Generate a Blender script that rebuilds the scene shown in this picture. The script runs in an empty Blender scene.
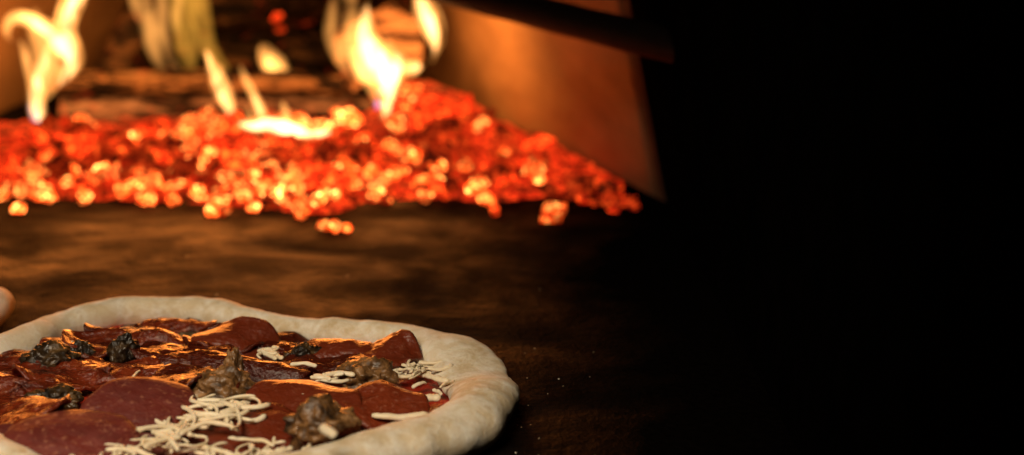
import bpy, bmesh, math, random
from mathutils import Vector, Matrix, noise, Euler

random.seed(11)
scene = bpy.context.scene
COL = scene.collection

# ------------------------------------------------------------------ camera
CAM_H, PITCH, HFOV = 0.31, math.radians(14.0), math.radians(30.0)
W, H = 1024, 455
FPX = (W / 2) / math.tan(HFOV / 2)
cd = bpy.data.cameras.new('camera')
cam = bpy.data.objects.new('camera', cd)
COL.objects.link(cam)
cam.location = (0, 0, CAM_H)
cam.rotation_euler = (math.pi / 2 - PITCH, 0, 0)
cd.sensor_width = 36
cd.lens = 18 / math.tan(HFOV / 2)
cd.clip_start, cd.clip_end = 0.02, 50
cd.dof.use_dof = True
cd.dof.focus_distance = 0.94
cd.dof.aperture_fstop = 5.2
cd.dof.aperture_blades = 0
scene.camera = cam

# ------------------------------------------------------------------ world, exposure
wd = bpy.data.worlds.new('World'); scene.world = wd; wd.use_nodes = True
wd.node_tree.nodes['Background'].inputs[0].default_value = (0.5, 0.35, 0.25, 1)
wd.node_tree.nodes['Background'].inputs[1].default_value = 0.002
scene.view_settings.view_transform = 'Standard'
scene.view_settings.look = 'None'
scene.view_settings.exposure = 0
scene.view_settings.gamma = 1
scene.render.engine = 'CYCLES'
cy = scene.cycles
cy.use_denoising = True
cy.volume_step_rate = 0.35
cy.max_bounces = 6; cy.diffuse_bounces = 3; cy.glossy_bounces = 3; cy.volume_bounces = 0
cy.sample_clamp_indirect = 4
cy.caustics_reflective = False; cy.caustics_refractive = False
R_ = Vector((1, 0, 0)); F_ = Vector((0, math.cos(PITCH), -math.sin(PITCH))); U_ = Vector((0, math.sin(PITCH), math.cos(PITCH)))
CAM = Vector((0, 0, CAM_H))

def ray(px, py):
    return F_ + R_ * ((px - W / 2) / FPX) + U_ * ((H / 2 - py) / FPX)
def at(px, py, z=0.0):
    """Where the line of sight through a pixel meets the level z."""
    d = ray(px, py); t = (z - CAM_H) / d.z
    return CAM + d * t
def atY(px, py, y):
    d = ray(px, py); return CAM + d * (y / d.y)
def mpp(p):
    """metres per pixel at a point"""
    return (p - CAM).dot(F_) / FPX

# ------------------------------------------------------------------ lamps
def lamp(name, kind, loc, target, energy, color, **kw):
    d = bpy.data.lights.new(name, kind); o = bpy.data.objects.new(name, d); COL.objects.link(o)
    o.location = loc
    if target is not None:
        o.rotation_euler = (Vector(target) - Vector(loc)).to_track_quat('-Z', 'Y').to_euler()
    d.energy = energy; d.color = color
    for k, v in kw.items(): setattr(d, k, v)
    return o
# dim warm-white fill from an unseen source, in front of and above the pizza
lamp('front_fill', 'AREA', (-0.30, 0.30, 0.62), (-0.15, 0.83, 0.0), .70, (1.0, 0.82, 0.59), shape='DISK', size=0.40, spread=math.radians(46))
# the fire: one broad lamp over the coals, small ones within the flames
lamp('coal_light', 'AREA', (-0.27, 1.46, 0.085), (-0.33, 0.75, -0.02), .56, (1.0, 0.265, 0.04), shape='RECTANGLE', size=0.42, size_y=0.09, spread=math.radians(85))
lamp('coal_glow', 'AREA', atY(500, 120, 1.47), atY(520, 10, 1.38), .016, (1.0, .14, .02), shape='DISK', size=.06, spread=math.radians(80))
# (each flame lamp shines back into the oven, on the logs and the wall behind it)
for (px, py, y, e, tx, ty, tY) in ((58, 62, 1.50, .24, 74, 88, 1.64), (30, 45, 1.53, .05, 0, 70, 1.62), (100, 30, 1.62, .06, 100, 20, 1.8), (172, 66, 1.50, .07, 165, 90, 1.62), (235, 92, 1.52, .035, 235, 98, 1.62),
                                   (375, 60, 1.52, .14, 360, 60, 1.65), (424, 36, 1.525, .25, 480, 45, 1.60), (405, 50, 1.47, .035, 540, 70, 1.47), (330, 96, 1.52, .03, 330, 95, 1.62)):
    lamp('flame_light', 'AREA', atY(px, py, y), atY(tx, ty, tY), e, (1.0, 0.34, 0.07), shape='DISK', size=.035)

# ------------------------------------------------------------------ helpers
def obj(name, verts, faces, mat=None, parent=None, smooth=True, loc=None):
    me = bpy.data.meshes.new(name); me.from_pydata([tuple(v) for v in verts], [], faces); me.update()
    if smooth: me.polygons.foreach_set('use_smooth', [True] * len(me.polygons))
    o = bpy.data.objects.new(name, me); COL.objects.link(o)
    if mat: me.materials.append(mat)
    if parent is not None: o.parent = parent
    if loc is not None: o.location = loc
    return o
def tag(o, label=None, cat=None, group=None, kind=None):
    if label: o['label'] = label
    if cat: o['category'] = cat
    if group: o['group'] = group
    if kind: o['kind'] = kind
    return o
def empty(name, loc=(0, 0, 0)):
    o = bpy.data.objects.new(name, None); COL.objects.link(o); o.location = loc; o.empty_display_size = 0.02
    return o
def crom(P, n, closed=False):
    """Catmull-Rom through tuples"""
    out = []; N = len(P)
    for i in range(N if closed else N - 1):
        if closed: a, b, c, d = P[(i - 1) % N], P[i], P[(i + 1) % N], P[(i + 2) % N]
        else: a, b, c, d = P[max(i - 1, 0)], P[i], P[i + 1], P[min(i + 2, N - 1)]
        for k in range(n):
            t = k / n
            out.append(tuple(.5 * (2 * q + (r - p) * t + (2 * p - 5 * q + 4 * r - s) * t * t + (3 * q - p - 3 * r + s) * t ** 3) for p, q, r, s in zip(a, b, c, d)))
    if not closed: out.append(tuple(P[-1]))
    return out
def tube(path, radii, seg=10, squash=1.0):
    """closed tube along a list of Vectors"""
    V, Fc = [], []; n = len(path)
    prev = None
    for i, p in enumerate(path):
        t = (path[min(i + 1, n - 1)] - path[max(i - 1, 0)]).normalized()
        if prev is None:
            a = t.orthogonal().normalized()
        else:
            a = (prev - t * prev.dot(t)).normalized()
        prev = a; b = t.cross(a)
        for k in range(seg):
            w = 2 * math.pi * k / seg
            V.append(p + a * (math.cos(w) * radii[i]) + b * (math.sin(w) * radii[i] * squash))
    for i in range(n - 1):
        for k in range(seg):
            k2 = (k + 1) % seg
            Fc.append((i * seg + k, i * seg + k2, (i + 1) * seg + k2, (i + 1) * seg + k))
    V.append(path[0]); V.append(path[-1]); c0, c1 = len(V) - 2, len(V) - 1
    for k in range(seg):
        k2 = (k + 1) % seg
        Fc.append((c0, k2, k)); Fc.append((c1, (n - 1) * seg + k, (n - 1) * seg + k2))
    return V, Fc
_ico = {}
def ico(sub):
    if sub not in _ico:
        bm = bmesh.new(); bmesh.ops.create_icosphere(bm, subdivisions=sub, radius=1.0)
        _ico[sub] = ([v.co.copy() for v in bm.verts], [tuple(v.index for v in f.verts) for f in bm.faces]); bm.free()
    return _ico[sub]
def fbm(p, oct=4):
    return noise.fractal(p, 1.0, 2.0, oct)

# ------------------------------------------------------------------ materials
class Mat:
    def __init__(s, name):
        s.m = bpy.data.materials.new(name); s.m.use_nodes = True; s.nt = s.m.node_tree; s.nt.nodes.clear()
        s.out = s.n('ShaderNodeOutputMaterial')
    def n(s, t, **kw):
        o = s.nt.nodes.new(t)
        for k, v in kw.items(): setattr(o, k, v)
        return o
    def l(s, a, b): s.nt.links.new(a, b)
    def coord(s): return s.n('ShaderNodeTexCoord').outputs['Object']
    def noise(s, scale, detail=4, rough=.55, vec=None, dist=0.0):
        o = s.n('ShaderNodeTexNoise'); o.inputs['Scale'].default_value = scale; o.inputs['Detail'].default_value = detail
        o.inputs['Roughness'].default_value = rough; o.inputs['Distortion'].default_value = dist
        if vec is not None: s.l(vec, o.inputs['Vector'])
        return o.outputs['Fac']
    def ramp(s, fac, stops):
        o = s.n('ShaderNodeValToRGB'); e = o.color_ramp.elements
        while len(e) < len(stops): e.new(0.5)
        for el, (p, c) in zip(e, stops):
            el.position = p; el.color = (*c, 1) if len(c) == 3 else c
        s.l(fac, o.inputs[0]); return o.outputs[0]
    def bump(s, h, strength, dist):
        o = s.n('ShaderNodeBump'); o.inputs['Strength'].default_value = strength; o.inputs['Distance'].default_value = dist
        s.l(h, o.inputs['Height']); return o.outputs[0]
    def mixc(s, fac, a, b):
        o = s.n('ShaderNodeMix', data_type='RGBA'); s.set(o.inputs[0], fac); s.set(o.inputs[6], a); s.set(o.inputs[7], b); return o.outputs[2]
    def math(s, op, a, b=0.0):
        o = s.n('ShaderNodeMath', operation=op); s.set(o.inputs[0], a); s.set(o.inputs[1], b); return o.outputs[0]
    def set(s, sock, v):
        if hasattr(v, 'is_output'): s.l(v, sock)
        elif isinstance(v, tuple): sock.default_value = (*v, 1) if len(v) == 3 and len(sock.default_value) == 4 else v
        else: sock.default_value = v
    def scaled(s, sx, sy, sz, vec=None):
        o = s.n('ShaderNodeMapping'); o.inputs['Scale'].default_value = (sx, sy, sz)
        s.l(vec if vec is not None else s.coord(), o.inputs['Vector']); return o.outputs[0]
    def pbr(s, color, rough, normal=None, spec=.5, **kw):
        b = s.n('ShaderNodeBsdfPrincipled'); s.set(b.inputs['Base Color'], color); s.set(b.inputs['Roughness'], rough)
        s.set(b.inputs['Specular IOR Level'], spec)
        if normal is not None: s.l(normal, b.inputs['Normal'])
        for k, v in kw.items(): s.set(b.inputs[k], v)
        s.l(b.outputs[0], s.out.inputs['Surface']); return b

# oven floor: scorched stone
m = Mat('scorched_stone'); c = m.coord()
streak = m.noise(9, 6, .6, m.scaled(.9, 1.1, 1, c), .8)
fine = m.noise(160, 5, .65, c)
blot = m.noise(22, 5, .6, m.scaled(.9, 1.1, 1, c), .5)
colr = m.ramp(streak, [(.36, (.003, .0022, .0015)), (.50, (.007, .0034, .0016)), (.70, (.024, .0102, .0038))])
colr = m.mixc(m.ramp(blot, [(.45, (0, 0, 0)), (.62, (.9, .9, .9))]), colr, (.004, .003, .0025))
# stone darkened towards the right wall: the light's fall-off, put into its colour
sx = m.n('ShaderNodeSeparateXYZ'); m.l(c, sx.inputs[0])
unlit_dark = m.ramp(m.math('ADD', m.math('ADD', sx.outputs[0], .04), m.math('MULTIPLY', m.noise(7, 5, .6, c), .22)), [(0, (0, 0, 0)), (.23, (1, 1, 1))])
colr = m.mixc(unlit_dark, colr, (.0022, .0016, .0012))
rgh = m.ramp(streak, [(.38, (.95, .95, .95)), (.62, (.55, .55, .55))])
h = m.math('ADD', m.math('MULTIPLY', fine, .9), m.math('MULTIPLY', blot, 1.2))
colr = m.mixc(m.ramp(m.noise(240, 4, .6, c), [(.42, (.75, .75, .75)), (.56, (0, 0, 0))]), colr, (.0035, .0025, .002))
m.pbr(colr, rgh, m.bump(h, .8, .004), m.math('MULTIPLY', m.math('SUBTRACT', 1.0, unlit_dark), m.math('MULTIPLY', m.ramp(blot, [(.40, (1, 1, 1)), (.6, (.25, .25, .25))]), .16))); FLOOR = m.m
# refractory wall
m = Mat('refractory_clay'); c = m.scaled(1, .42, 1)
colr = m.ramp(m.noise(14, 6, .6, c, .5), [(.3, (.22, .13, .065)), (.5, (.32, .20, .10)), (.7, (.39, .25, .13))])
colr = m.mixc(m.ramp(m.noise(5, 5, .6, c, .8), [(.44, (0, 0, 0)), (.66, (.75, .75, .75))]), colr, (.09, .052, .03))
m.pbr(colr, .85, m.bump(m.noise(48, 6, .62, c), .6, .006), .2); CLAY = m.m
m = Mat('shaded_clay'); c = m.coord()  # darker clay for the rim edge: its fade into shade is put into the colour
m.pbr(m.ramp(m.noise(40, 5, .6, c), [(.3, (.05, .03, .018)), (.7, (.14, .085, .05))]), .9, m.bump(m.noise(90, 4, .6, c), .4, .003), .1); SCLAY = m.m
m = Mat('unlit_dark'); c = m.coord()  # side wall painted near-black, standing in for the dark where no light reaches
m.pbr(m.ramp(m.noise(30, 5, .6, c), [(.3, (.0012, .001, .001)), (.7, (.003, .0025, .002))]), .95, m.bump(m.noise(120, 4, .6, c), .4, .002), 0.0); UNLIT_BLACK = m.m
# iron
m = Mat('blackened_iron'); c = m.coord()
m.pbr(m.ramp(m.noise(50, 5, .6, c), [(.3, (.006, .0045, .004)), (.7, (.015, .009, .007))]), .62, m.bump(m.noise(90, 5, .65, c), .5, .002), .12); IRON = m.m
# dough
m = Mat('raw_dough'); c = m.coord()
n1 = m.noise(30, 6, .6, c, .5); n2 = m.noise(85, 7, .68, c, .3); n3 = m.noise(420, 5, .65, c)
colr = m.ramp(n1, [(.3, (.50, .37, .21)), (.48, (.66, .53, .35)), (.62, (.72, .61, .45))])
colr = m.mixc(m.ramp(n2, [(.44, (0, 0, 0)), (.66, (.9, .9, .9))]), colr, (.84, .79, .69))
colr = m.mixc(m.ramp(n3, [(.62, (0, 0, 0)), (.70, (.6, .6, .6))]), colr, (.48, .36, .22))
h = m.math('ADD', m.math('MULTIPLY', n2, 1.2), m.math('MULTIPLY', n3, .35))
m.pbr(colr, .72, m.bump(h, .5, .0022), .25, **{'Subsurface Weight': .1, 'Subsurface Radius': (.004, .002, .001), 'Subsurface Scale': .5}); DOUGH = m.m
# sauce
m = Mat('tomato_sauce'); c = m.coord()
colr = m.ramp(m.noise(60, 5, .6, c, .4), [(.3, (.16, .008, .004)), (.6, (.40, .024, .009)), (.8, (.50, .06, .02))])
m.pbr(colr, m.ramp(m.noise(110, 4, .6, c), [(.4, (.22,) * 3), (.6, (.5,) * 3)]), m.bump(m.noise(150, 5, .6, c), .6, .002), .5); SAUCE = m.m
# cured sausage slices
def pep(name, dark, mid, light, r0, r1, wr=.6):
    m = Mat(name); c = m.coord()
    oi = m.n('ShaderNodeObjectInfo').outputs['Random']
    n1 = m.noise(90, 6, .65, c, .4); n2 = m.noise(330, 5, .6, c); n3 = m.noise(45, 4, .6, m.scaled(1, 2.2, 1, c), .8); n4 = m.noise(150, 5, .6, c, .5)
    colr = m.ramp(n1, [(.3, dark), (.55, mid), (.75, light)])
    colr = m.mixc(m.ramp(n2, [(.56, (0, 0, 0)), (.68, (.6, .6, .6))]), colr, (.42, .16, .09))
    colr = m.mixc(m.math('MULTIPLY', oi, .85), colr, dark)
    h = m.math('ADD', m.math('ADD', m.math('MULTIPLY', n2, .6), m.math('MULTIPLY', n4, .6)), m.math('MULTIPLY', n3, 1.0))
    m.pbr(colr, m.ramp(n3, [(.35, (r0,) * 3), (.65, (r1,) * 3)]), m.bump(h, wr, .0022), .55)
    return m.m
PEP = pep('cured_sausage', (.035, .005, .002), (.17, .023, .0065), (.25, .048, .014), .10, .28, .9)
PEPB = pep('oily_cured_sausage', (.11, .016, .005), (.19, .030, .009), (.25, .052, .016), .2, .4, .6)
PEPM = pep('matte_cured_sausage', (.085, .012, .008), (.14, .020, .013), (.19, .038, .025), .42, .62, .5)
# crumbled sausage
m = Mat('browned_sausage_meat'); c = m.coord()
n1 = m.noise(120, 5, .6, c, .4); n2 = m.noise(300, 4, .6, c)
colr = m.ramp(n1, [(.34, (.018, .010, .005)), (.46, (.08, .037, .012)), (.58, (.20, .098, .034)), (.72, (.37, .21, .10))])
m.pbr(colr, m.ramp(n2, [(.4, (.22,) * 3), (.6, (.5,) * 3)]), m.bump(m.math('ADD', n1, m.math('MULTIPLY', n2, .3)), .7, .003), .5); MEAT = m.m
m = Mat('dark_seared_sausage_meat'); c = m.coord(); n1 = m.noise(120, 5, .6, c, .4); n2 = m.noise(300, 4, .6, c)
m.pbr(m.ramp(n1, [(.36, (.008, .005, .003)), (.50, (.028, .015, .006)), (.62, (.08, .043, .014)), (.76, (.19, .11, .045))]), m.ramp(n2, [(.4, (.22,) * 3), (.6, (.5,) * 3)]), m.bump(m.math('ADD', n1, m.math('MULTIPLY', n2, .3)), .7, .003), .5); MEATD = m.m
# cheese
m = Mat('shredded_cheese'); c = m.coord()
m.pbr(m.ramp(m.noise(90, 4, .6, c), [(.3, (.70, .56, .36)), (.7, (.82, .72, .54))]), .42, m.bump(m.noise(260, 4, .6, c), .25, .001), .4,
      **{'Subsurface Weight': .25, 'Subsurface Radius': (.004, .003, .0015), 'Subsurface Scale': .5}); CHEESE = m.m
# glowing coal
def coal(name, dim, hot, hottest, ash, strength):
    m = Mat(name); c = m.coord()
    oi = m.n('ShaderNodeObjectInfo').outputs['Random']
    v = m.n('ShaderNodeVectorMath', operation='ADD'); m.l(c, v.inputs[0]); m.l(oi, v.inputs[1]); c = v.outputs[0]
    n1 = m.noise(250, 5, .62, c, .8)
    em = m.ramp(n1, [(.28, (.05, .002, .0004)), (.41, dim), (.54, hot), (.69, hottest)])
    crust = m.ramp(m.noise(75, 5, .6, c), [(.47, (1, 1, 1)), (.60, (ash,) * 3)])
    o = m.n('ShaderNodeMix', data_type='RGBA', blend_type='MULTIPLY'); o.inputs[0].default_value = 1
    m.l(em, o.inputs[6]); m.l(crust, o.inputs[7])
    st = m.math('MULTIPLY', m.math('ADD', m.math('MULTIPLY', oi, 1.1), .45), strength)
    m.pbr(m.ramp(n1, [(.35, (.006, .004, .003)), (.6, (.05, .035, .026))]), .95, m.bump(n1, .6, .004), 0.0,
          **{'Emission Color': o.outputs[2], 'Emission Strength': st})
    m.m.cycles.emission_sampling = 'NONE'
    return m.m
COAL_HOT = coal('yellow_hot_coal', (.80, .030, .004), (1.9, .19, .017), (5.0, 2.0, .42), .25, 1.85)
COAL_RED = coal('red_hot_coal', (.50, .014, .002), (1.15, .040, .006), (2.6, .36, .035), .2, 1.5)
COAL_DIM = coal('dull_red_coal', (.10, .004, .0008), (.55, .025, .003), (1.3, .13, .014), .12, 1.0)
COAL_BED = coal('coal_bed_glow', (.22, .006, .001), (.7, .022, .004), (1.6, .15, .015), .1, 1.1)
# charred wood
def wood(name, cols):
    m = Mat(name); c = m.coord()
    gr = m.noise(75, 6, .62, m.scaled(.28, 1, 1.5, c), .6); ck = m.noise(60, 5, .6, c, .3)
    colr = m.ramp(gr, list(zip((.44, .50, .56, .70), cols)))
    em = m.ramp(ck, [(.60, (0, 0, 0)), (.70, (.55, .035, .006)), (.8, (1.2, .16, .02))])
    m.pbr(colr, .85, m.bump(m.math('ADD', gr, ck), .9, .006), .2, **{'Emission Color': em, 'Emission Strength': .55})
    m.m.cycles.emission_sampling = 'NONE'; return m.m
CHAR = wood('charred_wood', ((.006, .004, .003), (.05, .03, .02), (.32, .20, .11), (.48, .34, .23)))
ENDG = wood('scorched_end_grain', ((.02, .013, .009), (.13, .075, .045), (.32, .20, .13), (.42, .29, .2)))
ASHW = wood('ash_covered_wood', ((.008, .006, .006), (.05, .032, .028), (.22, .15, .13), (.36, .27, .25)))
COKE = wood('burnt_black_wood', ((.004, .003, .0025), (.012, .008, .006), (.05, .03, .018), (.20, .12, .07)))
# flame gas: a body that glows evenly through its depth
def flame_mat(name, color, strength, lo=.30, hi=.66):
    m = Mat(name); e = m.n('ShaderNodeEmission'); e.inputs[0].default_value = (*color, 1); 
    c = m.coord(); nz = m.noise(75, 4, .55, m.scaled(1, 1, .38, c), 1.0)
    k = m.ramp(nz, [(lo, (.04,) * 3), (hi, (1.7,) * 3)])
    m.l(m.math('MULTIPLY', k, strength), e.inputs[1])
    m.m.cycles.volume_sampling = 'DISTANCE'
    m.l(e.outputs[0], m.out.inputs['Volume']); return m.m
FL_HOT = flame_mat('bright_flame', (1, .54, .20), 300, .36, .62)
FL_CORE = flame_mat('white_flame', (1, .55, .22), 430, .05, .5)
FL_MID = flame_mat('orange_flame', (1, .40, .09), 190)
FL_WISP = flame_mat('flame_wisp', (1, .40, .09), 210, .36, .64)
FL_DIM = flame_mat('pale_flame', (1, .40, .085), 56, .34, .64)
FL_OLIVE = flame_mat('smoky_flame', (1, .44, .05), 24, .36, .62)
FL_EDGE = flame_mat('flame_edge', (1, .36, .07), 95, .34, .64)
FL_BLUE = flame_mat('blue_flame', (.42, .42, 1.0), 130)

# ------------------------------------------------------------------ setting: floor and oven wall
V, Fc = [], []
nx, ny = 40, 60
for j in range(ny + 1):
    for i in range(nx + 1):
        V.append((-1.4 + 2.2 * i / nx, 0.1 + 2.3 * j / ny, 0))
for j in range(ny):
    for i in range(nx):
        a = j * (nx + 1) + i; Fc.append((a, a + 1, a + nx + 2, a + nx + 1))
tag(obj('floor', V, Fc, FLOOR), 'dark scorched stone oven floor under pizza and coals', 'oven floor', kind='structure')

def wall(name, pts, z1, mat, parent, lean, nz=10, thick=.06):
    """leaning wall of real thickness: pts = base points (x, y); lean(i) = inward shift per metre of height, inward = left of travel"""
    P = crom(pts, 10); V, Fc = [], []; n = len(P)
    for side in (0, 1):
        for i, p in enumerate(P):
            a, b = P[max(i - 1, 0)], P[min(i + 1, n - 1)]
            t = Vector((b[0] - a[0], b[1] - a[1], 0)).normalized(); nin = Vector((-t.y, t.x, 0))
            k = lean(i / (n - 1))
            for j in range(nz + 1):
                z = -.002 + z1 * j / nz
                q = Vector((p[0], p[1], z)) + nin * (k * z - side * thick)
                V.append(q)
    m_ = nz + 1
    for side in (0, 1):
        o = side * n * m_
        for i in range(n - 1):
            for j in range(nz):
                f = (o + i * m_ + j, o + (i + 1) * m_ + j, o + (i + 1) * m_ + j + 1, o + i * m_ + j + 1)
                Fc.append(f if side == 0 else f[::-1])
    o = n * m_
    for i in (0, n - 1):
        for j in range(nz):
            Fc.append((i * m_ + j, i * m_ + j + 1, o + i * m_ + j + 1, o + i * m_ + j))
    for i in range(n - 1):
        Fc.append((i * m_ + nz, (i + 1) * m_ + nz, o + (i + 1) * m_ + nz, o + i * m_ + nz))
    return obj(name, V, Fc, mat, parent)
A = at(657, 198)
ow = tag(empty('oven_wall', (A.x, A.y, 0)), 'curved clay wall of the oven, orange in the firelight, behind the coals', 'oven wall')
def rel(o, root): o.location = -root.location; return o
rel(wall('clay_lining', [(A.x, A.y), (A.x - .062, A.y + .17), (A.x - .125, A.y + .32), (A.x - .20, A.y + .46), (-.24, 1.90), (-.36, 1.86), (-.435, 1.74), (-.475, 1.62), (-.62, 1.56), (-.95, 1.35)], .34, CLAY, ow, lambda t: .21), ow)
rel(wall('rim_edge', [(A.x + .0045, A.y - .012), (A.x + .002, A.y - .006), (A.x + .0002, A.y - .0012)], .34, SCLAY, ow, lambda t: .21, thick=.05), ow)
sw = tag(wall('side_wall', [(.17, .05), (.145, .5), (.125, .95), (A.x + .0052, A.y - .014)], .34, UNLIT_BLACK, None, lambda t: .21 * max(0, (t - .7) / .3), thick=.3),
         'side wall of the oven mouth, right of the pizza, coloured black as unlit', 'wall')

# ------------------------------------------------------------------ iron bar
p0, p1 = atY(240, -62, 1.62), atY(790, 75, 1.12)
path = [p0.lerp(p1, i / 24) for i in range(25)]
L = (p1 - p0).length
V, Fc = tube(path, [.0112 + .0003 * math.sin(i * 2.1) for i in range(25)], 18)
tag(obj('iron_bar', V, Fc, IRON), 'thick black iron bar sloping across the fire to the right', 'iron bar')

# ------------------------------------------------------------------ coals
FRONT = [(-60, 206), (0, 203), (60, 204), (130, 207), (200, 209), (260, 213), (300, 219), (330, 222), (360, 208), (440, 203), (490, 208), (530, 203), (580, 200), (620, 203), (640, 203)]
fx = [at(a, b).x for a, b in FRONT]; fy = [at(a, b).y for a, b in FRONT]
def front_y(x):
    if x <= fx[0]: return fy[0]
    for i in range(len(fx) - 1):
        if x <= fx[i + 1]:
            t = (x - fx[i]) / (fx[i + 1] - fx[i]); return fy[i] * (1 - t) + fy[i + 1] * t
    return fy[-1]
def wall_x(y):      # clay wall base line on the right
    P = [(A.x, A.y), (A.x - .062, A.y + .17), (A.x - .125, A.y + .32), (A.x - .20, A.y + .46)]
    if y <= P[0][1]: return P[0][0]
    for a, b in zip(P, P[1:]):
        if y <= b[1]: return a[0] + (b[0] - a[0]) * (y - a[1]) / (b[1] - a[1])
    return P[-1][0]
MP = atY(432, 100, 1.56)
def bed_h(x, y):
    d = y - front_y(x)
    if d <= 0: return 0
    h = .014 * min(1, d / .10) ** .7 + .006 * min(1, d / .2)
    h += .034 * math.exp(-((x - MP.x) / .045) ** 2 - ((y - MP.y) / .075) ** 2)
    e = max(0.0, min(1.0, (wall_x(y) - x) / .05)) * .75 + .25
    h += .005 * noise.noise(Vector((x * 28, y * 28, 3)))
    return max(h * e, 0)
V, Fc = [], []; nx, ny = 120, 60
for j in range(ny + 1):
    for i in range(nx + 1):
        x = -.50 + (.58) * i / nx
        f = front_y(x) + .012
        y = f + (1.60 - f) * (j / ny)
        x2 = min(x, wall_x(y) - .004)
        hh = min(1, (x + .50) / .06) * bed_h(x2, y) - .004 + .004 * fbm(Vector((x2 * 60, y * 60, 0)))
        hh *= min(1, (1.60 - y) / .06 + .0)
        V.append((x2, y, max(hh, -.003) if j else -.003))
for j in range(ny):
    for i in range(nx):
        a = j * (nx + 1) + i; Fc.append((a, a + 1, a + nx + 2, a + nx + 1))
tag(obj('coal_bed', V, Fc, COAL_BED), 'glowing bed of broken coals and ash beneath the logs', 'coal bed', kind='stuff')

shapes = []
for s in range(9):
    V0, F0 = ico(2); sx, sy, sz = random.uniform(.8, 1.25), random.uniform(.7, 1.1), random.uniform(.6, .9)
    Vn = []
    for v in V0:
        q = Vector((round(v.x * 1.6) / 1.6, round(v.y * 1.6) / 1.6, round(v.z * 1.6) / 1.6)) * .35 + v * .65
        k = 1 + .5 * noise.noise(v * 1.5 + Vector((s * 7.3, 0, 0))) + .22 * noise.noise(v * 4 + Vector((0, s * 3.1, 0)))
        Vn.append(Vector((q.x * sx, q.y * sy, q.z * sz)) * k)
    shapes.append((Vn, F0))
coal_me = {}
def coal_obj(loc, r, mat, label, group, shape=None):
    s = random.randrange(9) if shape is None else shape
    key = (s, mat.name, round(r * 400))
    if key not in coal_me:
        Vn, F0 = shapes[s]; rr = round(r * 400) / 400
        me = bpy.data.meshes.new('glowing_coal'); me.from_pydata([tuple(v * rr) for v in Vn], [], F0); me.update()
        me.polygons.foreach_set('use_smooth', [True] * len(me.polygons)); me.materials.append(mat); coal_me[key] = me
    o = bpy.data.objects.new('glowing_coal', coal_me[key]); COL.objects.link(o)
    o.location = loc; o.rotation_euler = (random.uniform(-.6, .6), random.uniform(-.6, .6), random.uniform(0, 6.28))
    o.scale = (random.uniform(.7, 1.5), random.uniform(.7, 1.2), random.uniform(.65, 1.15))
    return tag(o, label, 'coal', group)
n = 0
while n < 258:
    px = random.uniform(-15, 640); 
    x = random.uniform(-.37, A.x); d = abs(random.gauss(0, .085)) if random.random() < .75 else random.uniform(0, .25)
    y = front_y(x) + .004 + d
    if y > (1.505 if x < MP.x - .05 else 1.58) or x > wall_x(y) - .008: continue
    tail = x > at(545, 205).x
    if tail and (d > .03 or random.random() < .35): continue
    front = d < .055
    r = random.uniform(.0045, .0085) if front else random.uniform(.0055, .0105)
    if tail: r = random.uniform(.005, .009)
    z = bed_h(x, y) + r * .35
    if d < .012: z = r * .6
    u = random.random()
    if tail:
        coal_obj((x, y, z), r, COAL_DIM if u < .55 else COAL_RED, 'dull red coal in the thin tail of the heap along the clay wall', 'coals of the tail along the wall')
    elif front:
        coal_obj((x, y, z), r, COAL_HOT if u < .68 else (COAL_RED if u < .90 else COAL_DIM), 'small glowing coal in the front slope of the coal heap', 'coals of the front slope')
    else:
        coal_obj((x, y, z), r, COAL_HOT if u < .36 else (COAL_RED if u < .80 else COAL_DIM), 'glowing coal on the upper part of the heap below the logs', 'coals of the upper heap')
    n += 1
for i in range(18):
    x = random.uniform(-.36, .0); y = front_y(x) + random.uniform(.03, .17)
    if x > wall_x(y) - .02: x -= .06
    r = random.uniform(.011, .016)
    coal_obj((x, y, bed_h(x, y) + r * .2), r, COAL_DIM if i % 3 else COAL_RED, 'glowing coal on the upper part of the heap below the logs', 'coals of the upper heap')
# coals that stand out on their own
for (px, py, r, mt, lb) in (
    (553, 213, .0095, COAL_HOT, 'round orange coal lying alone on the floor before the heap, right of centre'),
    (335, 226, .0065, COAL_HOT, 'yellow coal at the foremost tip of the heap'),
    (347, 228, .0050, COAL_HOT, 'small orange coal just right of the foremost tip of the heap'),
    (325, 225, .0055, COAL_HOT, 'small yellow coal just left of the foremost tip of the heap'),
    (495, 211, .0055, COAL_RED, 'small red coal dropped in front of the heap, left of the lone round one'),
    (212, 211, .0050, COAL_HOT, 'left one of a small pair of orange coals before the heap'),
    (222, 211, .0045, COAL_HOT, 'right one of a small pair of orange coals before the heap'),
    (18, 209, .0040, COAL_HOT, 'tiny orange coal before the heap at its far left')):
    p = at(px, py, r * .55); coal_obj(p, r, mt, lb, None, 2)
for px, py, r, mt in ((584, 199, .006, COAL_RED), (596, 203, .0055, COAL_DIM), (607, 200, .007, COAL_DIM), (617, 205, .0055, COAL_RED), (626, 202, .006, COAL_DIM), (634, 206, .0045, COAL_DIM), (612, 209, .004, COAL_RED)):
    coal_obj(at(px, py, r * .5), r, mt, 'dull red coal in the thin tail of the heap along the clay wall', 'coals of the tail along the wall')
for (px, py, y, r, mt, lb) in (
    (440, 132, 1.44, .020, COAL_DIM, 'large ash-grey coal chunk under the clay wall'),
    (508, 152, 1.40, .018, COAL_RED, 'large pinkish red coal chunk on the right slope of the heap'),
    (112, 146, 1.44, .015, COAL_DIM, 'dark half-burnt coal chunk in the left half of the heap'),
    (200, 130, 1.47, .020, COAL_HOT, 'large ring-shaped orange coal under the middle of the log'),
    (462, 108, 1.49, .014, COAL_RED, 'flat red coal high against the clay wall'),
    (425, 92, 1.54, .016, COAL_RED, 'red coal on the top of the right mound'),
    (437, 118, 1.47, .017, COAL_RED, 'broad red coal in the middle of the right mound')):
    coal_obj(atY(px, py, y), r, mt, lb, None)

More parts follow.
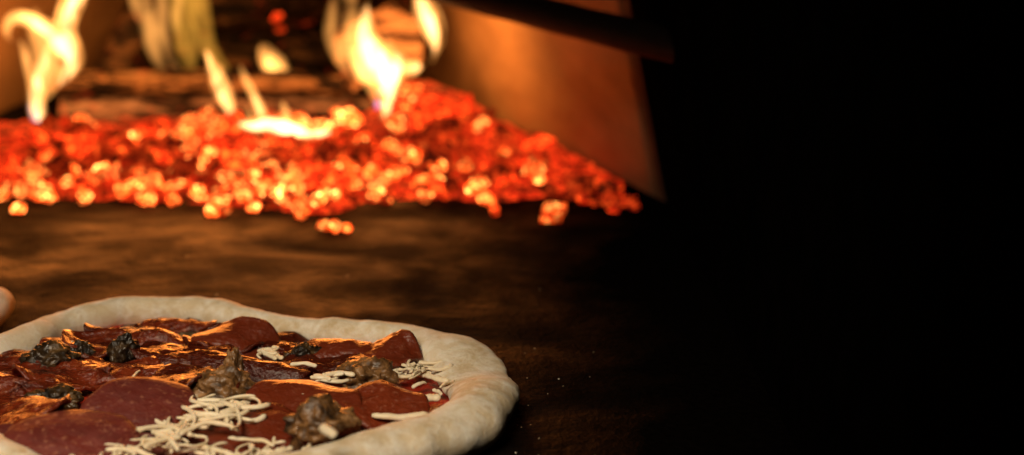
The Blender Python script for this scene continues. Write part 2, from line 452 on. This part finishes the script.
# ------------------------------------------------------------------ logs
def log(label, p0, p1, r0, r1, seed, bend=.0, name='log', CHAR=CHAR):
    n, seg = 44, 26; ax = (p1 - p0).normalized(); a = ax.orthogonal().normalized(); b = ax.cross(a); Ln = (p1 - p0).length
    V, Fc = [], []
    for i in range(n + 1):
        t = i / n; c = p0.lerp(p1, t) + a * (bend * math.sin(math.pi * t)); r = r0 + (r1 - r0) * t
        for k in range(seg):
            w = 2 * math.pi * k / seg; dr = a * math.cos(w) + b * math.sin(w)
            q = Vector((t * Ln * 16, math.cos(w) * 1.6, math.sin(w) * 1.6 + seed * 9))
            s = 1 + .16 * fbm(q) + .14 * noise.noise(q * 3.1)
            g = abs(noise.noise(Vector((t * Ln * 60 + seed, math.cos(w) * .7, math.sin(w) * .7))))
            s -= .30 * max(0, 1 - g * 9)
            V.append(c + dr * (r * s))
    for i in range(n):
        for k in range(seg):
            k2 = (k + 1) % seg; Fc.append((i * seg + k, i * seg + k2, (i + 1) * seg + k2, (i + 1) * seg + k))
    o = empty(name, p0.lerp(p1, .5) - Vector((0, 0, r0))); tag(o, label, 'log')
    bo = obj('bark', V, Fc, CHAR, o); bo.location = -o.location
    for e, i in (('a', 0), ('b', n)):
        ring = [V[i * seg + k] for k in range(seg)]; c = sum(ring, Vector()) / seg; sgn = -1 if i == 0 else 1
        Ve, Fe = [], []; nr = 6
        for j in range(nr):
            f = 1 - j / nr
            for k, q in enumerate(ring):
                Ve.append(c + (q - c) * f + ax * (sgn * (.002 * j / nr + .0015 * noise.noise(q * 90 * f))))
        Ve.append(c + ax * sgn * .003)
        for j in range(nr - 1):
            for k in range(seg):
                k2 = (k + 1) % seg; g = (j * seg + k, j * seg + k2, (j + 1) * seg + k2, (j + 1) * seg + k); Fe.append(g)
        for k in range(seg): Fe.append(((nr - 1) * seg + k, (nr - 1) * seg + (k + 1) % seg, nr * seg))
        eo = obj('cut_end', Ve, Fe, ENDG if CHAR is not COKE else COKE, o); eo.location = -o.location
    return o
log('long ash-grey charred log lying lowest across the middle of the coals', atY(62, 112, 1.60), atY(372, 112, 1.60), .0118, .0115, 1, .002, CHAR=ASHW)
log('long log with pale lit top, resting on the lowest charred log', atY(48, 83, 1.61), atY(345, 84, 1.61), .0105, .0095, 8, .002)
log('short charred branch standing against the left end of the long log', atY(104, 100, 1.68), atY(158, -25, 1.70), .018, .014, 2, CHAR=COKE)
log('thick dark log lying behind the long one', atY(175, 62, 1.74), atY(345, 52, 1.70), .026, .028, 3, CHAR=COKE)
log('round log with its cut end towards the pizza, behind the tallest right flame', atY(378, 50, 1.60), atY(385, 5, 1.84), .038, .038, 4)
log('dark log across the top of the woodpile', atY(185, 5, 1.72), atY(350, -18, 1.76), .024, .026, 5, CHAR=COKE)
log('pale lit log stump at the foot of the round log', atY(300, 92, 1.62), atY(372, 82, 1.63), .010, .012, 6)
for (px, py, y, r, lb) in ((277, 17, 1.69, .0055, 'upper of two tiny red sparks glowing on the thick dark log'), (280, 29, 1.68, .0045, 'lower of two tiny red sparks glowing on the thick dark log')):
    coal_obj(atY(px, py, y), r, COAL_RED, lb, None)

# ------------------------------------------------------------------ flames
def tongue(parent, pts, y, mat, dy=0.0):
    """pts = (px, py, half width in px) from the foot to the tip"""
    P = crom(pts, 8); path, rad = [], []; n = len(P)
    for i, (a, b, w) in enumerate(P):
        p = atY(a, b, y + dy * i / n); path.append(p)
        rad.append(max(w, .25) * mpp(p) * (1 + .06 * noise.noise(Vector((i * .35, a * .1, b * .1)))))
    V, Fc = tube(path, rad, 14, .8)
    o = obj('flame_tongue', V, Fc, mat, parent); o.location = -parent.location
    return o
def flame(label, y, foot, tongues):
    o = tag(empty('flame', atY(*foot, y)), label, 'flame')
    for k, (mat, pts) in enumerate(tongues):
        tongue(o, pts, y + .006 * k, mat)
        if mat is FL_HOT:
            tongue(o, [(a + random.uniform(-2, 2), b - 1.5, w * random.uniform(1.15, 1.6) + 1.0) for a, b, w in pts], y + .006 * k, FL_EDGE)
            for q in range(3):
                i0 = random.randrange(0, max(1, len(pts) - 3)); sub = pts[i0:]
                sd = random.choice((-1, 1)) * random.uniform(.5, 1.3); st = []
                for i, (a, b, w) in enumerate(sub):
                    dx, dy = (sub[min(i + 1, len(sub) - 1)][0] - sub[max(i - 1, 0)][0]), (sub[min(i + 1, len(sub) - 1)][1] - sub[max(i - 1, 0)][1])
                    ln = math.hypot(dx, dy) or 1; f = math.sin(math.pi * (i + .6) / (len(sub) + .2))
                    st.append((a - dy / ln * sd * (w + 1.5) * (.3 + f) + random.uniform(-1, 1), b + dx / ln * sd * w * (.3 + f), max(.5, w * random.uniform(.25, .5) * f)))
                la, lb = st[-1][0] - st[-2][0], st[-1][1] - st[-2][1]
                st.append((st[-1][0] + la * .7 + random.uniform(-3, 3), st[-1][1] + lb * .7 - 3, .4))
                tongue(o, st, y + .004 * q - .004, FL_WISP)
    return o
flame('tall white forked flame at the left end of the log', 1.50, (38, 140), [
    (FL_HOT, [(39, 121, 3), (38, 112, 6.5), (35, 98, 6.5), (38, 80, 5.5), (44, 62, 5), (47, 48, 2)]),
    (FL_HOT, [(58, 86, 1), (66, 76, 5), (72, 62, 7), (69, 46, 7), (65, 30, 6), (70, 12, 6.5), (79, -6, 7), (88, -28, 3)]),
    (FL_HOT, [(70, 62, 3), (62, 48, 7), (51, 35, 7), (40, 26, 5), (26, 18, 3), (14, 18, 1)]),
    (FL_HOT, [(46, 52, 2), (54, 42, 3), (60, 40, 2)]),
    (FL_MID, [(52, 34, 4), (36, 23, 8), (20, 17, 8), (9, 22, 6), (7, 34, 4), (12, 42, 1)]),
    (FL_MID, [(30, 92, 1), (28, 72, 4), (25, 54, 4), (20, 40, 2)]),
    (FL_DIM, [(40, 104, 3), (50, 80, 12), (46, 52, 16), (38, 26, 12), (34, 8, 3)]),
    (FL_BLUE, [(42, 143, 1.5), (38, 132, 4), (35, 118, 4), (30, 104, 2)])])
flame('pale transparent veil of flame rising behind the log', 1.62, (180, 76), [
    (FL_DIM, [(172, 74, 1), (160, 64, 5), (152, 44, 9), (148, 20, 11), (140, 0, 12), (130, -30, 8)]),
    (FL_DIM, [(182, 74, 1), (170, 58, 4), (163, 34, 6), (162, 10, 7), (160, -30, 8)]),
    (FL_DIM, [(178, 40, 1), (176, 20, 5), (178, 0, 6), (180, -30, 5)]),
    (FL_OLIVE, [(192, 76, 3), (188, 52, 12), (185, 24, 14), (178, -30, 16)]),
    (FL_OLIVE, [(240, 84, 2), (222, 66, 6), (207, 46, 10), (200, 16, 12), (196, -30, 10)])])
flame('narrow white flame leaning left in front of the log', 1.49, (232, 122), [
    (FL_HOT, [(232, 119, 1.5), (229, 108, 4.5), (222, 92, 6), (216, 76, 5.5), (211, 64, 2.5), (207, 52, 1)]),
    (FL_MID, [(234, 122, 2), (226, 96, 8), (214, 68, 6), (206, 50, 2)])])
flame('slim orange flame rising from the low white one', 1.49, (262, 128), [
    (FL_MID, [(264, 128, 3), (261, 112, 6), (254, 96, 5), (246, 80, 4), (240, 66, 2)]),
    (FL_HOT, [(263, 128, 2), (259, 108, 3), (252, 94, 1)])])
flame('low white flame creeping over the coals below the log', 1.415, (280, 134), [
    (FL_CORE, [(240, 124, 2), (254, 126, 5), (268, 124, 6.5), (282, 127, 7.5), (298, 131, 6), (311, 135, 3)]),
    (FL_CORE, [(309, 134, 2), (320, 133, 4), (330, 132, 2)]),
    (FL_EDGE, [(236, 125, 3), (254, 125, 9), (276, 124, 11), (300, 130, 10), (320, 133, 7), (336, 133, 2)]),
    (FL_MID, [(284, 126, 4), (286, 114, 5), (282, 102, 2)]),
    (FL_MID, [(300, 132, 3), (304, 122, 4), (300, 114, 1)]),
    (FL_WISP, [(246, 124, 2), (250, 115, 3), (247, 106, 1)])])
flame('small cream flame on the dark log behind', 1.64, (272, 78), [
    (FL_EDGE, [(292, 77, 2), (284, 72, 6), (274, 67, 9), (266, 60, 8), (263, 51, 5), (261, 43, 1)]),
    (FL_MID, [(276, 70, 2), (268, 64, 5), (264, 54, 2)]),
    (FL_DIM, [(296, 80, 3), (276, 68, 14), (262, 46, 6)])])
flame('tall white flame with a pointed tip before the round log', 1.50, (386, 125), [
    (FL_HOT, [(385, 121, 2), (387, 108, 4.5), (389, 92, 7), (388, 78, 12), (379, 64, 14), (369, 50, 11), (364, 36, 8), (365, 22, 6), (367, 6, 1.5)]),
    (FL_HOT, [(384, 80, 3), (394, 70, 8), (397, 59, 6), (393, 50, 1.5)]),
    (FL_MID, [(395, 62, 3), (390, 48, 5), (386, 34, 2)]),
    (FL_DIM, [(386, 110, 6), (378, 78, 18), (370, 50, 16), (366, 22, 8)]),
    (FL_BLUE, [(380, 126, 2), (379, 114, 4), (380, 98, 4), (384, 86, 1)])])
flame('curved bright flame climbing the edge of the clay wall', 1.56, (420, 72), [
    (FL_HOT, [(404, 71, 2), (412, 69, 5), (420, 66, 3)]),
    (FL_HOT, [(434, 56, .6), (435, 50, 2), (435, 42, 4), (432, 28, 6.5), (425, 12, 7), (421, 0, 5), (416, -16, 2)]),
    (FL_EDGE, [(402, 72, 2), (412, 69, 7), (422, 64, 3)]),
    (FL_EDGE, [(432, 62, 2), (436, 42, 6), (428, 10, 8), (420, -14, 3)])])
flame('faint tan wisp of flame left of the tallest right flame', 1.54, (355, 80), [
    (FL_DIM, [(362, 82, 3), (344, 60, 10), (332, 36, 9), (334, 10, 8), (344, -20, 5)]),
    (FL_DIM, [(372, 82, 4), (354, 52, 11), (350, 20, 9), (352, -20, 5)])])

# ------------------------------------------------------------------ pizza
def crust_ring(ctrl, seed, n=14, seg=22):
    """ctrl = (px, py, half width, height): a hand-rolled rim. Returns verts, faces, centreline"""
    C = []
    for px, py, w, h in ctrl:
        p = at(px, py, h * .5); C.append((p.x, p.y, w, h))
    return crust_from(C, seed, n, seg)
def crust_from(C, seed, n=14, seg=22):
    P = crom(C, n, True); N = len(P); V, Fc = [], []
    area = sum(P[i][0] * P[(i + 1) % N][1] - P[(i + 1) % N][0] * P[i][1] for i in range(N))
    s = 1 if area > 0 else -1
    for i, (x, y, w, h) in enumerate(P):
        a, b = P[i - 1], P[(i + 1) % N]; t = Vector((b[0] - a[0], b[1] - a[1], 0)).normalized()
        out = Vector((t.y, -t.x, 0)) * s
        for k in range(seg):
            f = 2 * math.pi * k / seg; cf, sf = math.cos(f), math.sin(f)
            q = Vector((x, y, 0)) + out * (w * cf) + Vector((0, 0, h * .5 + h * .5 * sf))
            d = (out * cf + Vector((0, 0, sf)))
            am = .0036 * noise.noise(q * 24 + Vector((seed, 0, 0))) + .0012 * noise.noise(q * 62 + Vector((0, seed, 0))) + .0005 * noise.noise(q * 150) + .0002 * noise.noise(q * 320)
            q = q + d * am
            if cf < 0: q.z -= .0 
            q.z = max(q.z, .0006); V.append(q)
    for i in range(N):
        for k in range(seg):
            k2 = (k + 1) % seg; i2 = (i + 1) % N
            f = (i * seg + k, i2 * seg + k, i2 * seg + k2, i * seg + k2)
            Fc.append(f if s > 0 else f[::-1])
    return V, Fc, P
def sauce_disc(P, z, seed, nr=26):
    N = len(P); c = Vector((sum(p[0] for p in P) / N, sum(p[1] for p in P) / N, 0)); V, Fc = [], []
    for j in range(nr):
        f = 1 - j / nr
        for p in P:
            q = c + (Vector((p[0], p[1], 0)) - c) * f
            q.z = z + .0012 * noise.noise(q * 60 + Vector((seed, 0, 0))) + .0005 * noise.noise(q * 180); V.append(q)
    V.append(c + Vector((0, 0, z)))
    for j in range(nr - 1):
        for k in range(N):
            k2 = (k + 1) % N; Fc.append((j * N + k, j * N + k2, (j + 1) * N + k2, (j + 1) * N + k))
    for k in range(N): Fc.append(((nr - 1) * N + k, (nr - 1) * N + (k + 1) % N, nr * N))
    return V, Fc
PC = at(220, 400)
pizza = tag(empty('pizza', (PC.x, PC.y, 0)), 'unbaked pizza with curling pepperoni, sausage lumps and cheese in front of the fire', 'pizza')
def part(name, V, Fc, mat, label=None):
    o = obj(name, V, Fc, mat, pizza); o.location = -pizza.location
    if label: o['label'] = label
    return o
RIM = [(-50, 378, .011, .017), (0, 357, .010, .017), (60, 330, .009, .0165), (110, 315, .0095, .018), (150, 313, .0095, .0185), (210, 316, .009, .0175), (255, 324, .0085, .0155),
       (300, 332, .0085, .0155), (350, 334, .009, .0165), (400, 339, .010, .017), (442, 351, .0150, .0150), (466, 368, .0185, .0125), (476, 386, .0190, .0120), (484, 401, .0165, .0205), (474, 419, .0158, .0225),
       (445, 436, .0150, .022), (400, 451, .0150, .022), (330, 470, .0145, .021), (230, 482, .014, .020), (130, 490, .014, .020), (50, 482, .014, .021), (-15, 458, .014, .020), (-70, 430, .013, .018), (-85, 402, .012, .017)]
V, Fc, RP = crust_ring(RIM, 4.0)
part('crust', V, Fc, DOUGH)
V, Fc = sauce_disc(RP, .0052, 2.0)
part('sauce', V, Fc, SAUCE)

# --- pepperoni
def slice_(px, py, z, rx, ry, rot=0, pitch=0, roll=0, cup=0, fold=0, fdir=0, wave=0, seed=0, mat=None, label=None, th=.0021, jag=.05):
    """A sliced disc: pitch > 0 lifts its far edge, fold bends it along a line at angle fdir, cup lifts its border, wave ripples it"""
    c = at(px, py, z); nr, seg = 14, 44; V, Fc = [], []
    Rm = Euler((pitch, roll, 0)).to_matrix() @ Euler((0, 0, rot)).to_matrix()
    cf, sf = math.cos(fdir), math.sin(fdir)
    def pos(u, v, side):
        r = math.hypot(u, v)
        zz = cup * r * r * rx + fold * ((u * -sf + v * cf) ** 2) * rx
        zz += wave * (noise.noise(Vector((u * 1.6 + seed * 5.1, v * 1.6, seed))) + .4 * noise.noise(Vector((u * 4 + seed, v * 4, 7)))) * (.35 + .65 * r * r)
        if mat is None or mat is PEPB:
            w = math.atan2(v, u)
            zz += .0018 * r ** 2.2 * math.sin(3 * w + seed * 1.9) + .0011 * r ** 3 * math.sin(5 * w + seed * 4.1)
            zz += .0012 * math.sin(v * 3.6 + seed + .8 * u + .6 * noise.noise(Vector((u * 2, v * 2, seed)))) + .0004 * noise.noise(Vector((u * 5, v * 9, seed)))
        return c + Rm @ Vector((u * rx, v * ry, zz + (th * .5 if side == 0 else -th * .5)))
    for side in (0, 1):
        for j in range(nr + 1):
            r = j / nr
            for k in range(seg):
                w = 2 * math.pi * k / seg
                e = r * (1 + jag * noise.noise(Vector((math.cos(w) * 1.5 + seed, math.sin(w) * 1.5, seed * 2))) + .02 * noise.noise(Vector((math.cos(w) * 7, math.sin(w) * 7, seed))))
                if j == nr and side == 1: e *= .995
                V.append(pos(math.cos(w) * e, math.sin(w) * e, side))
    ns = (nr + 1) * seg
    for side in (0, 1):
        for j in range(nr):
            for k in range(seg):
                k2 = (k + 1) % seg; o = side * ns
                f = (o + j * seg + k, o + (j + 1) * seg + k, o + (j + 1) * seg + k2, o + j * seg + k2)
                Fc.append(f if side == 0 else f[::-1])
    for k in range(seg):
        k2 = (k + 1) % seg; a = nr * seg; Fc.append((a + k, ns + a + k, ns + a + k2, a + k2))
    V = [Vector((v.x, v.y, v.z if v.z > .007 else .007 + (v.z - .007) * .25)) for v in V]
    return part('pepperoni', V, Fc, mat or PEP, label)
S = slice_
# far row
S(178, 327, .0115, .021, .016, 0, .12, 0, 0, -.2, 0, .003, 51)
S(122, 333, .0115, .020, .016, 0, .12, 0, 0, -.2, 0, .003, 52)
S(78, 346, .011, .020, .015, 0, .1, .1, 0, -.2, 0, .003, 53)
S(285, 343, .0105, .020, .016, 0, .08, .1, 0, -.2, 0, .003, 54)
S(150, 334, .016, .020, .017, 0, .15, 0, -.35, -.2, 0, .002, 1)
S(100, 349, .012, .020, .016, 0, .05, .1, .2, 0, 0, .004, 2)
S(236, 337, .0165, .0235, .017, .2, .50, .18, -.08, -.30, 1.0, .002, 3, PEPB)
S(182, 349, .015, .027, .019, 0, .10, .05, 0, -.35, .1, .004, 4)
S(225, 345, .011, .022, .016, 0, .05, .1, .1, 0, 0, .003, 41)
S(344, 348, .0165, .0215, .0195, 0, .42, .05, -.1, -.75, -.1, .003, 5, PEPB)
S(386, 352, .0150, .019, .016, .5, .10, -.06, .05, -.30, .7, .003, 6, PEPB)
S(322, 368, .0115, .024, .020, 0, .12, 0, .05, -.15, .4, .004, 7)
# middle row
S(252, 364, .0155, .030, .018, 0, .14, .18, .0, -.40, -.15, .003, 8)
S(165, 383, .0155, .025, .021, 0, .10, -.22, .05, -.2, -.5, .003, 9)
S(118, 366, .0145, .023, .017, 0, .08, 0, .0, -.3, 0, .004, 10)
S(60, 374, .0135, .024, .018, 0, .05, .1, .1, -.2, .4, .004, 11)
S(18, 362, .0125, .022, .016, 0, .05, 0, .1, -.2, .1, .003, 12)
S(14, 384, .0145, .022, .017, 0, .08, .1, .0, -.3, -.3, .004, 13)
S(192, 398, .013, .024, .020, 0, .06, -.2, .0, -.2, -.5, .003, 14)
# near row
S(20, 414, .015, .024, .020, 0, .02, -.25, .05, -.1, -.6, .004, 15, PEP, 'pepperoni slice with bright orange fire glints')
S(-20, 405, .010, .024, .020, 0, .1, 0, 0, 0, 0, .003, 16)
S(303, 402, .0165, .028, .024, 0, .30, .05, -.04, -.18, 0, .002, 17, PEPB)
S(386, 403, .0150, .0205, .0195, 0, .28, .12, -.05, -.2, .2, .0015, 18, PEPB)
S(238, 428, .0135, .029, .026, 0, .22, .06, -.05, -.1, .3, .002, 19, PEPB)
S(70, 441, .017, .030, .028, 0, .32, .05, -.05, -.15, .2, .001, 20, PEPM, 'dull maroon pepperoni slice without glints', jag=.14)
S(142, 414, .0175, .0285, .030, 0, .40, .10, -.06, -.15, -.2, .0012, 21, PEPM, 'dull maroon pepperoni slice without glints', jag=.14)
S(20, 452, .010, .028, .024, 0, .2, 0, 0, 0, 0, .002, 22, PEPM)

# --- sausage lumps
def lump(px, py, z, r, sx, sy, sz, seed, label=None):
    c = at(px, py, z); c.z -= .003; V0, F0 = ico(5); V = []
    for v in V0:
        k = 1 + .40 * noise.noise(v * 1.5 + Vector((seed * 3.7, 0, 0))) + .20 * noise.noise(v * 3.3 + Vector((0, seed, 0))) + .10 * noise.noise(v * 7.5 + Vector((0, 0, seed))) + .04 * noise.noise(v * 12 + Vector((seed, 0, 3)))
        V.append(c + Vector((v.x * sx, v.y * sy, v.z * sz)) * (r * k * .92))
    return part('sausage_lump', V, F0, MEATD if seed in (1, 2, 3, 6, 9, 10, 11) else MEAT, label)
lump(50, 357, .016, .0115, 1.25, 1, .85, 1)
lump(80, 350, .014, .0075, 1, 1, 1, 2)
lump(125, 347, .017, .0085, .9, 1, 1.2, 3)
lump(222, 386, .018, .0135, 1.2, 1, .9, 4)
lump(233, 370, .022, .0075, .7, .9, 1.7, 5, 'sausage lump with an upright peak')
lump(302, 353, .014, .0085, 1.2, 1, .8, 6)
lump(368, 372, .0165, .0125, 1.15, 1, .8, 7)
lump(322, 420, .020, .0150, 1.15, 1, .9, 8)
lump(56, 392, .015, .0085, 1.5, 1, .7, 9)
lump(15, 395, .010, .008, 1.4, 1, .7, 10)
lump(195, 332, .0115, .006, 1.6, 1, .6, 11)

# --- cheese
def shred(px, py, z, length, ang, curl, r=.0013, seed=0, lift=0.0, label=None, flat=.6, build=True):
    c = at(px, py, z); n = 14; path = []; a = ang - curl * .5; p = Vector((0, 0, 0)); st = length / n
    for i in range(n + 1):
        path.append(p.copy()); a += curl / n + .12 * noise.noise(Vector((i * .4, seed * 3.3, 0)))
        p = p + Vector((math.cos(a), math.sin(a), lift + .35 * noise.noise(Vector((seed, i * .3, 5))))) * st
    arch = .22 * length * noise.noise(Vector((seed * 1.7, 3, 9)))
    for i, q in enumerate(path): q.z += arch * math.sin(math.pi * i / n)
    mid = sum(path, Vector()) / len(path)
    V, Fc = tube([c + q - mid for q in path], [r * (1 + .35 * noise.noise(Vector((i * .3, seed, 1)))) * (.55 if i in (0, n) else 1) for i in range(n + 1)], 8, flat)
    if build: return part('cheese_shred', V, Fc, CHEESE, label)
    return V, Fc
k = 0
def heap(x0, x1, y0, y1, n, z0, z1, l0, l1, slope=0.0, r0=.0009, r1=.0014):
    global k
    for _ in range(n):
        t = random.random(); px = x0 + (x1 - x0) * t; py = random.uniform(y0, y1) + slope * (px - x0)
        shred(px, py, random.uniform(z0, z1), random.uniform(l0, l1), random.uniform(0, 6.28), random.uniform(-3.4, 3.4), random.uniform(r0, r1), k); k += 1
heap(170, 250, 398, 420, 22, .015, .020, .020, .042)
heap(140, 215, 430, 446, 18, .014, .019, .018, .036, -.2)
heap(85, 190, 452, 466, 17, .013, .019, .012, .026, -.22)
heap(190, 255, 440, 460, 12, .012, .016, .014, .028)
VV, FF = [], []
for i in range(60):
    px, py = random.gauss(411, 9), random.gauss(369, 4)
    V, Fc = shred(px, py, .009 + .006 * max(0, 1 - abs(px - 411) / 16) * random.random(), random.uniform(.004, .011), random.uniform(0, 6.28), random.uniform(-2, 2), random.uniform(.0007, .0011), 200 + i, build=False)
    b0 = len(VV); VV += V; FF += [tuple(q + b0 for q in f) for f in Fc]
part('grated_cheese', VV, FF, CHEESE, 'small mound of finely grated cheese')['kind'] = 'stuff'
heap(60, 430, 345, 400, 4, .016, .018, .010, .018)
heap(262, 285, 348, 358, 6, .012, .015, .008, .015)
heap(318, 352, 374, 381, 6, .0165, .019, .010, .020)
heap(205, 232, 349, 362, 6, .014, .017, .009, .018)
heap(255, 310, 444, 454, 9, .012, .016, .010, .022)
heap(340, 440, 420, 440, 0, .012, .016, .010, .022)
shred(328, 431, .036, .013, -.95, .25, .0020, 90, label='thick pale shred lying on the near sausage lump')
shred(427, 398, .012, .013, .05, .1, .0019, 91)
shred(417, 402, .010, .008, 1.2, .4, .0016, 92)
shred(400, 416, .013, .026, .08, .5, .0017, 93)
shred(436, 378, .012, .016, -.9, .5, .0016, 94)
shred(441, 368, .011, .014, .2, 1.2, .0010, 95)
shred(428, 362, .011, .018, -.1, .8, .0011, 96)
shred(446, 384, .013, .012, 1.1, -.8, .0011, 97)
shred(420, 384, .010, .010, .7, .9, .0010, 98)
shred(438, 392, .009, .009, 2.1, .9, .0010, 99)

# --- the neighbour pizza, of which only the end of the crust is in the picture
E = at(-9, 313, .0095)
R2 = .15
p2 = tag(empty('pizza', (E.x - R2, E.y + .004, 0)), 'second pizza at the left, only the rounded end of its pale crust in view', 'pizza')
C2 = [(p2.location.x + R2 * math.cos(i * math.pi / 9) * (1 + .02 * math.sin(i * 2.3)), p2.location.y + R2 * .45 * math.sin(i * math.pi / 9), 0.010, .019) for i in range(18)]
V, Fc, P2 = crust_from(C2, 9.0)
o = obj('crust', V, Fc, DOUGH, p2); o.location = -p2.location
V, Fc = sauce_disc(P2, .005, 5.0)
o = obj('sauce', V, Fc, SAUCE, p2); o.location = -p2.location

# ------------------------------------------------------------------ flour specks on the stone
V, Fc = [], []
V0, F0 = ico(1)
for i in range(28):
    px, py = (random.gauss(540, 26), random.uniform(345, 470)) if random.random() < .75 else (random.uniform(20, 600), random.uniform(255, 300))
    r = random.choice((.0002, .00022, .00025, .0003, .0004)) ; p = at(px, py, r * .3); b = len(V)
    for v in V0: V.append(p + Vector((v.x * r * 1.3, v.y * r * 1.3, v.z * r * .7)))
    Fc += [tuple(q + b for q in f) for f in F0]
tag(obj('flour', V, Fc, DOUGH), 'white flour specks scattered on the dark stone beside the crust', 'flour', kind='stuff')
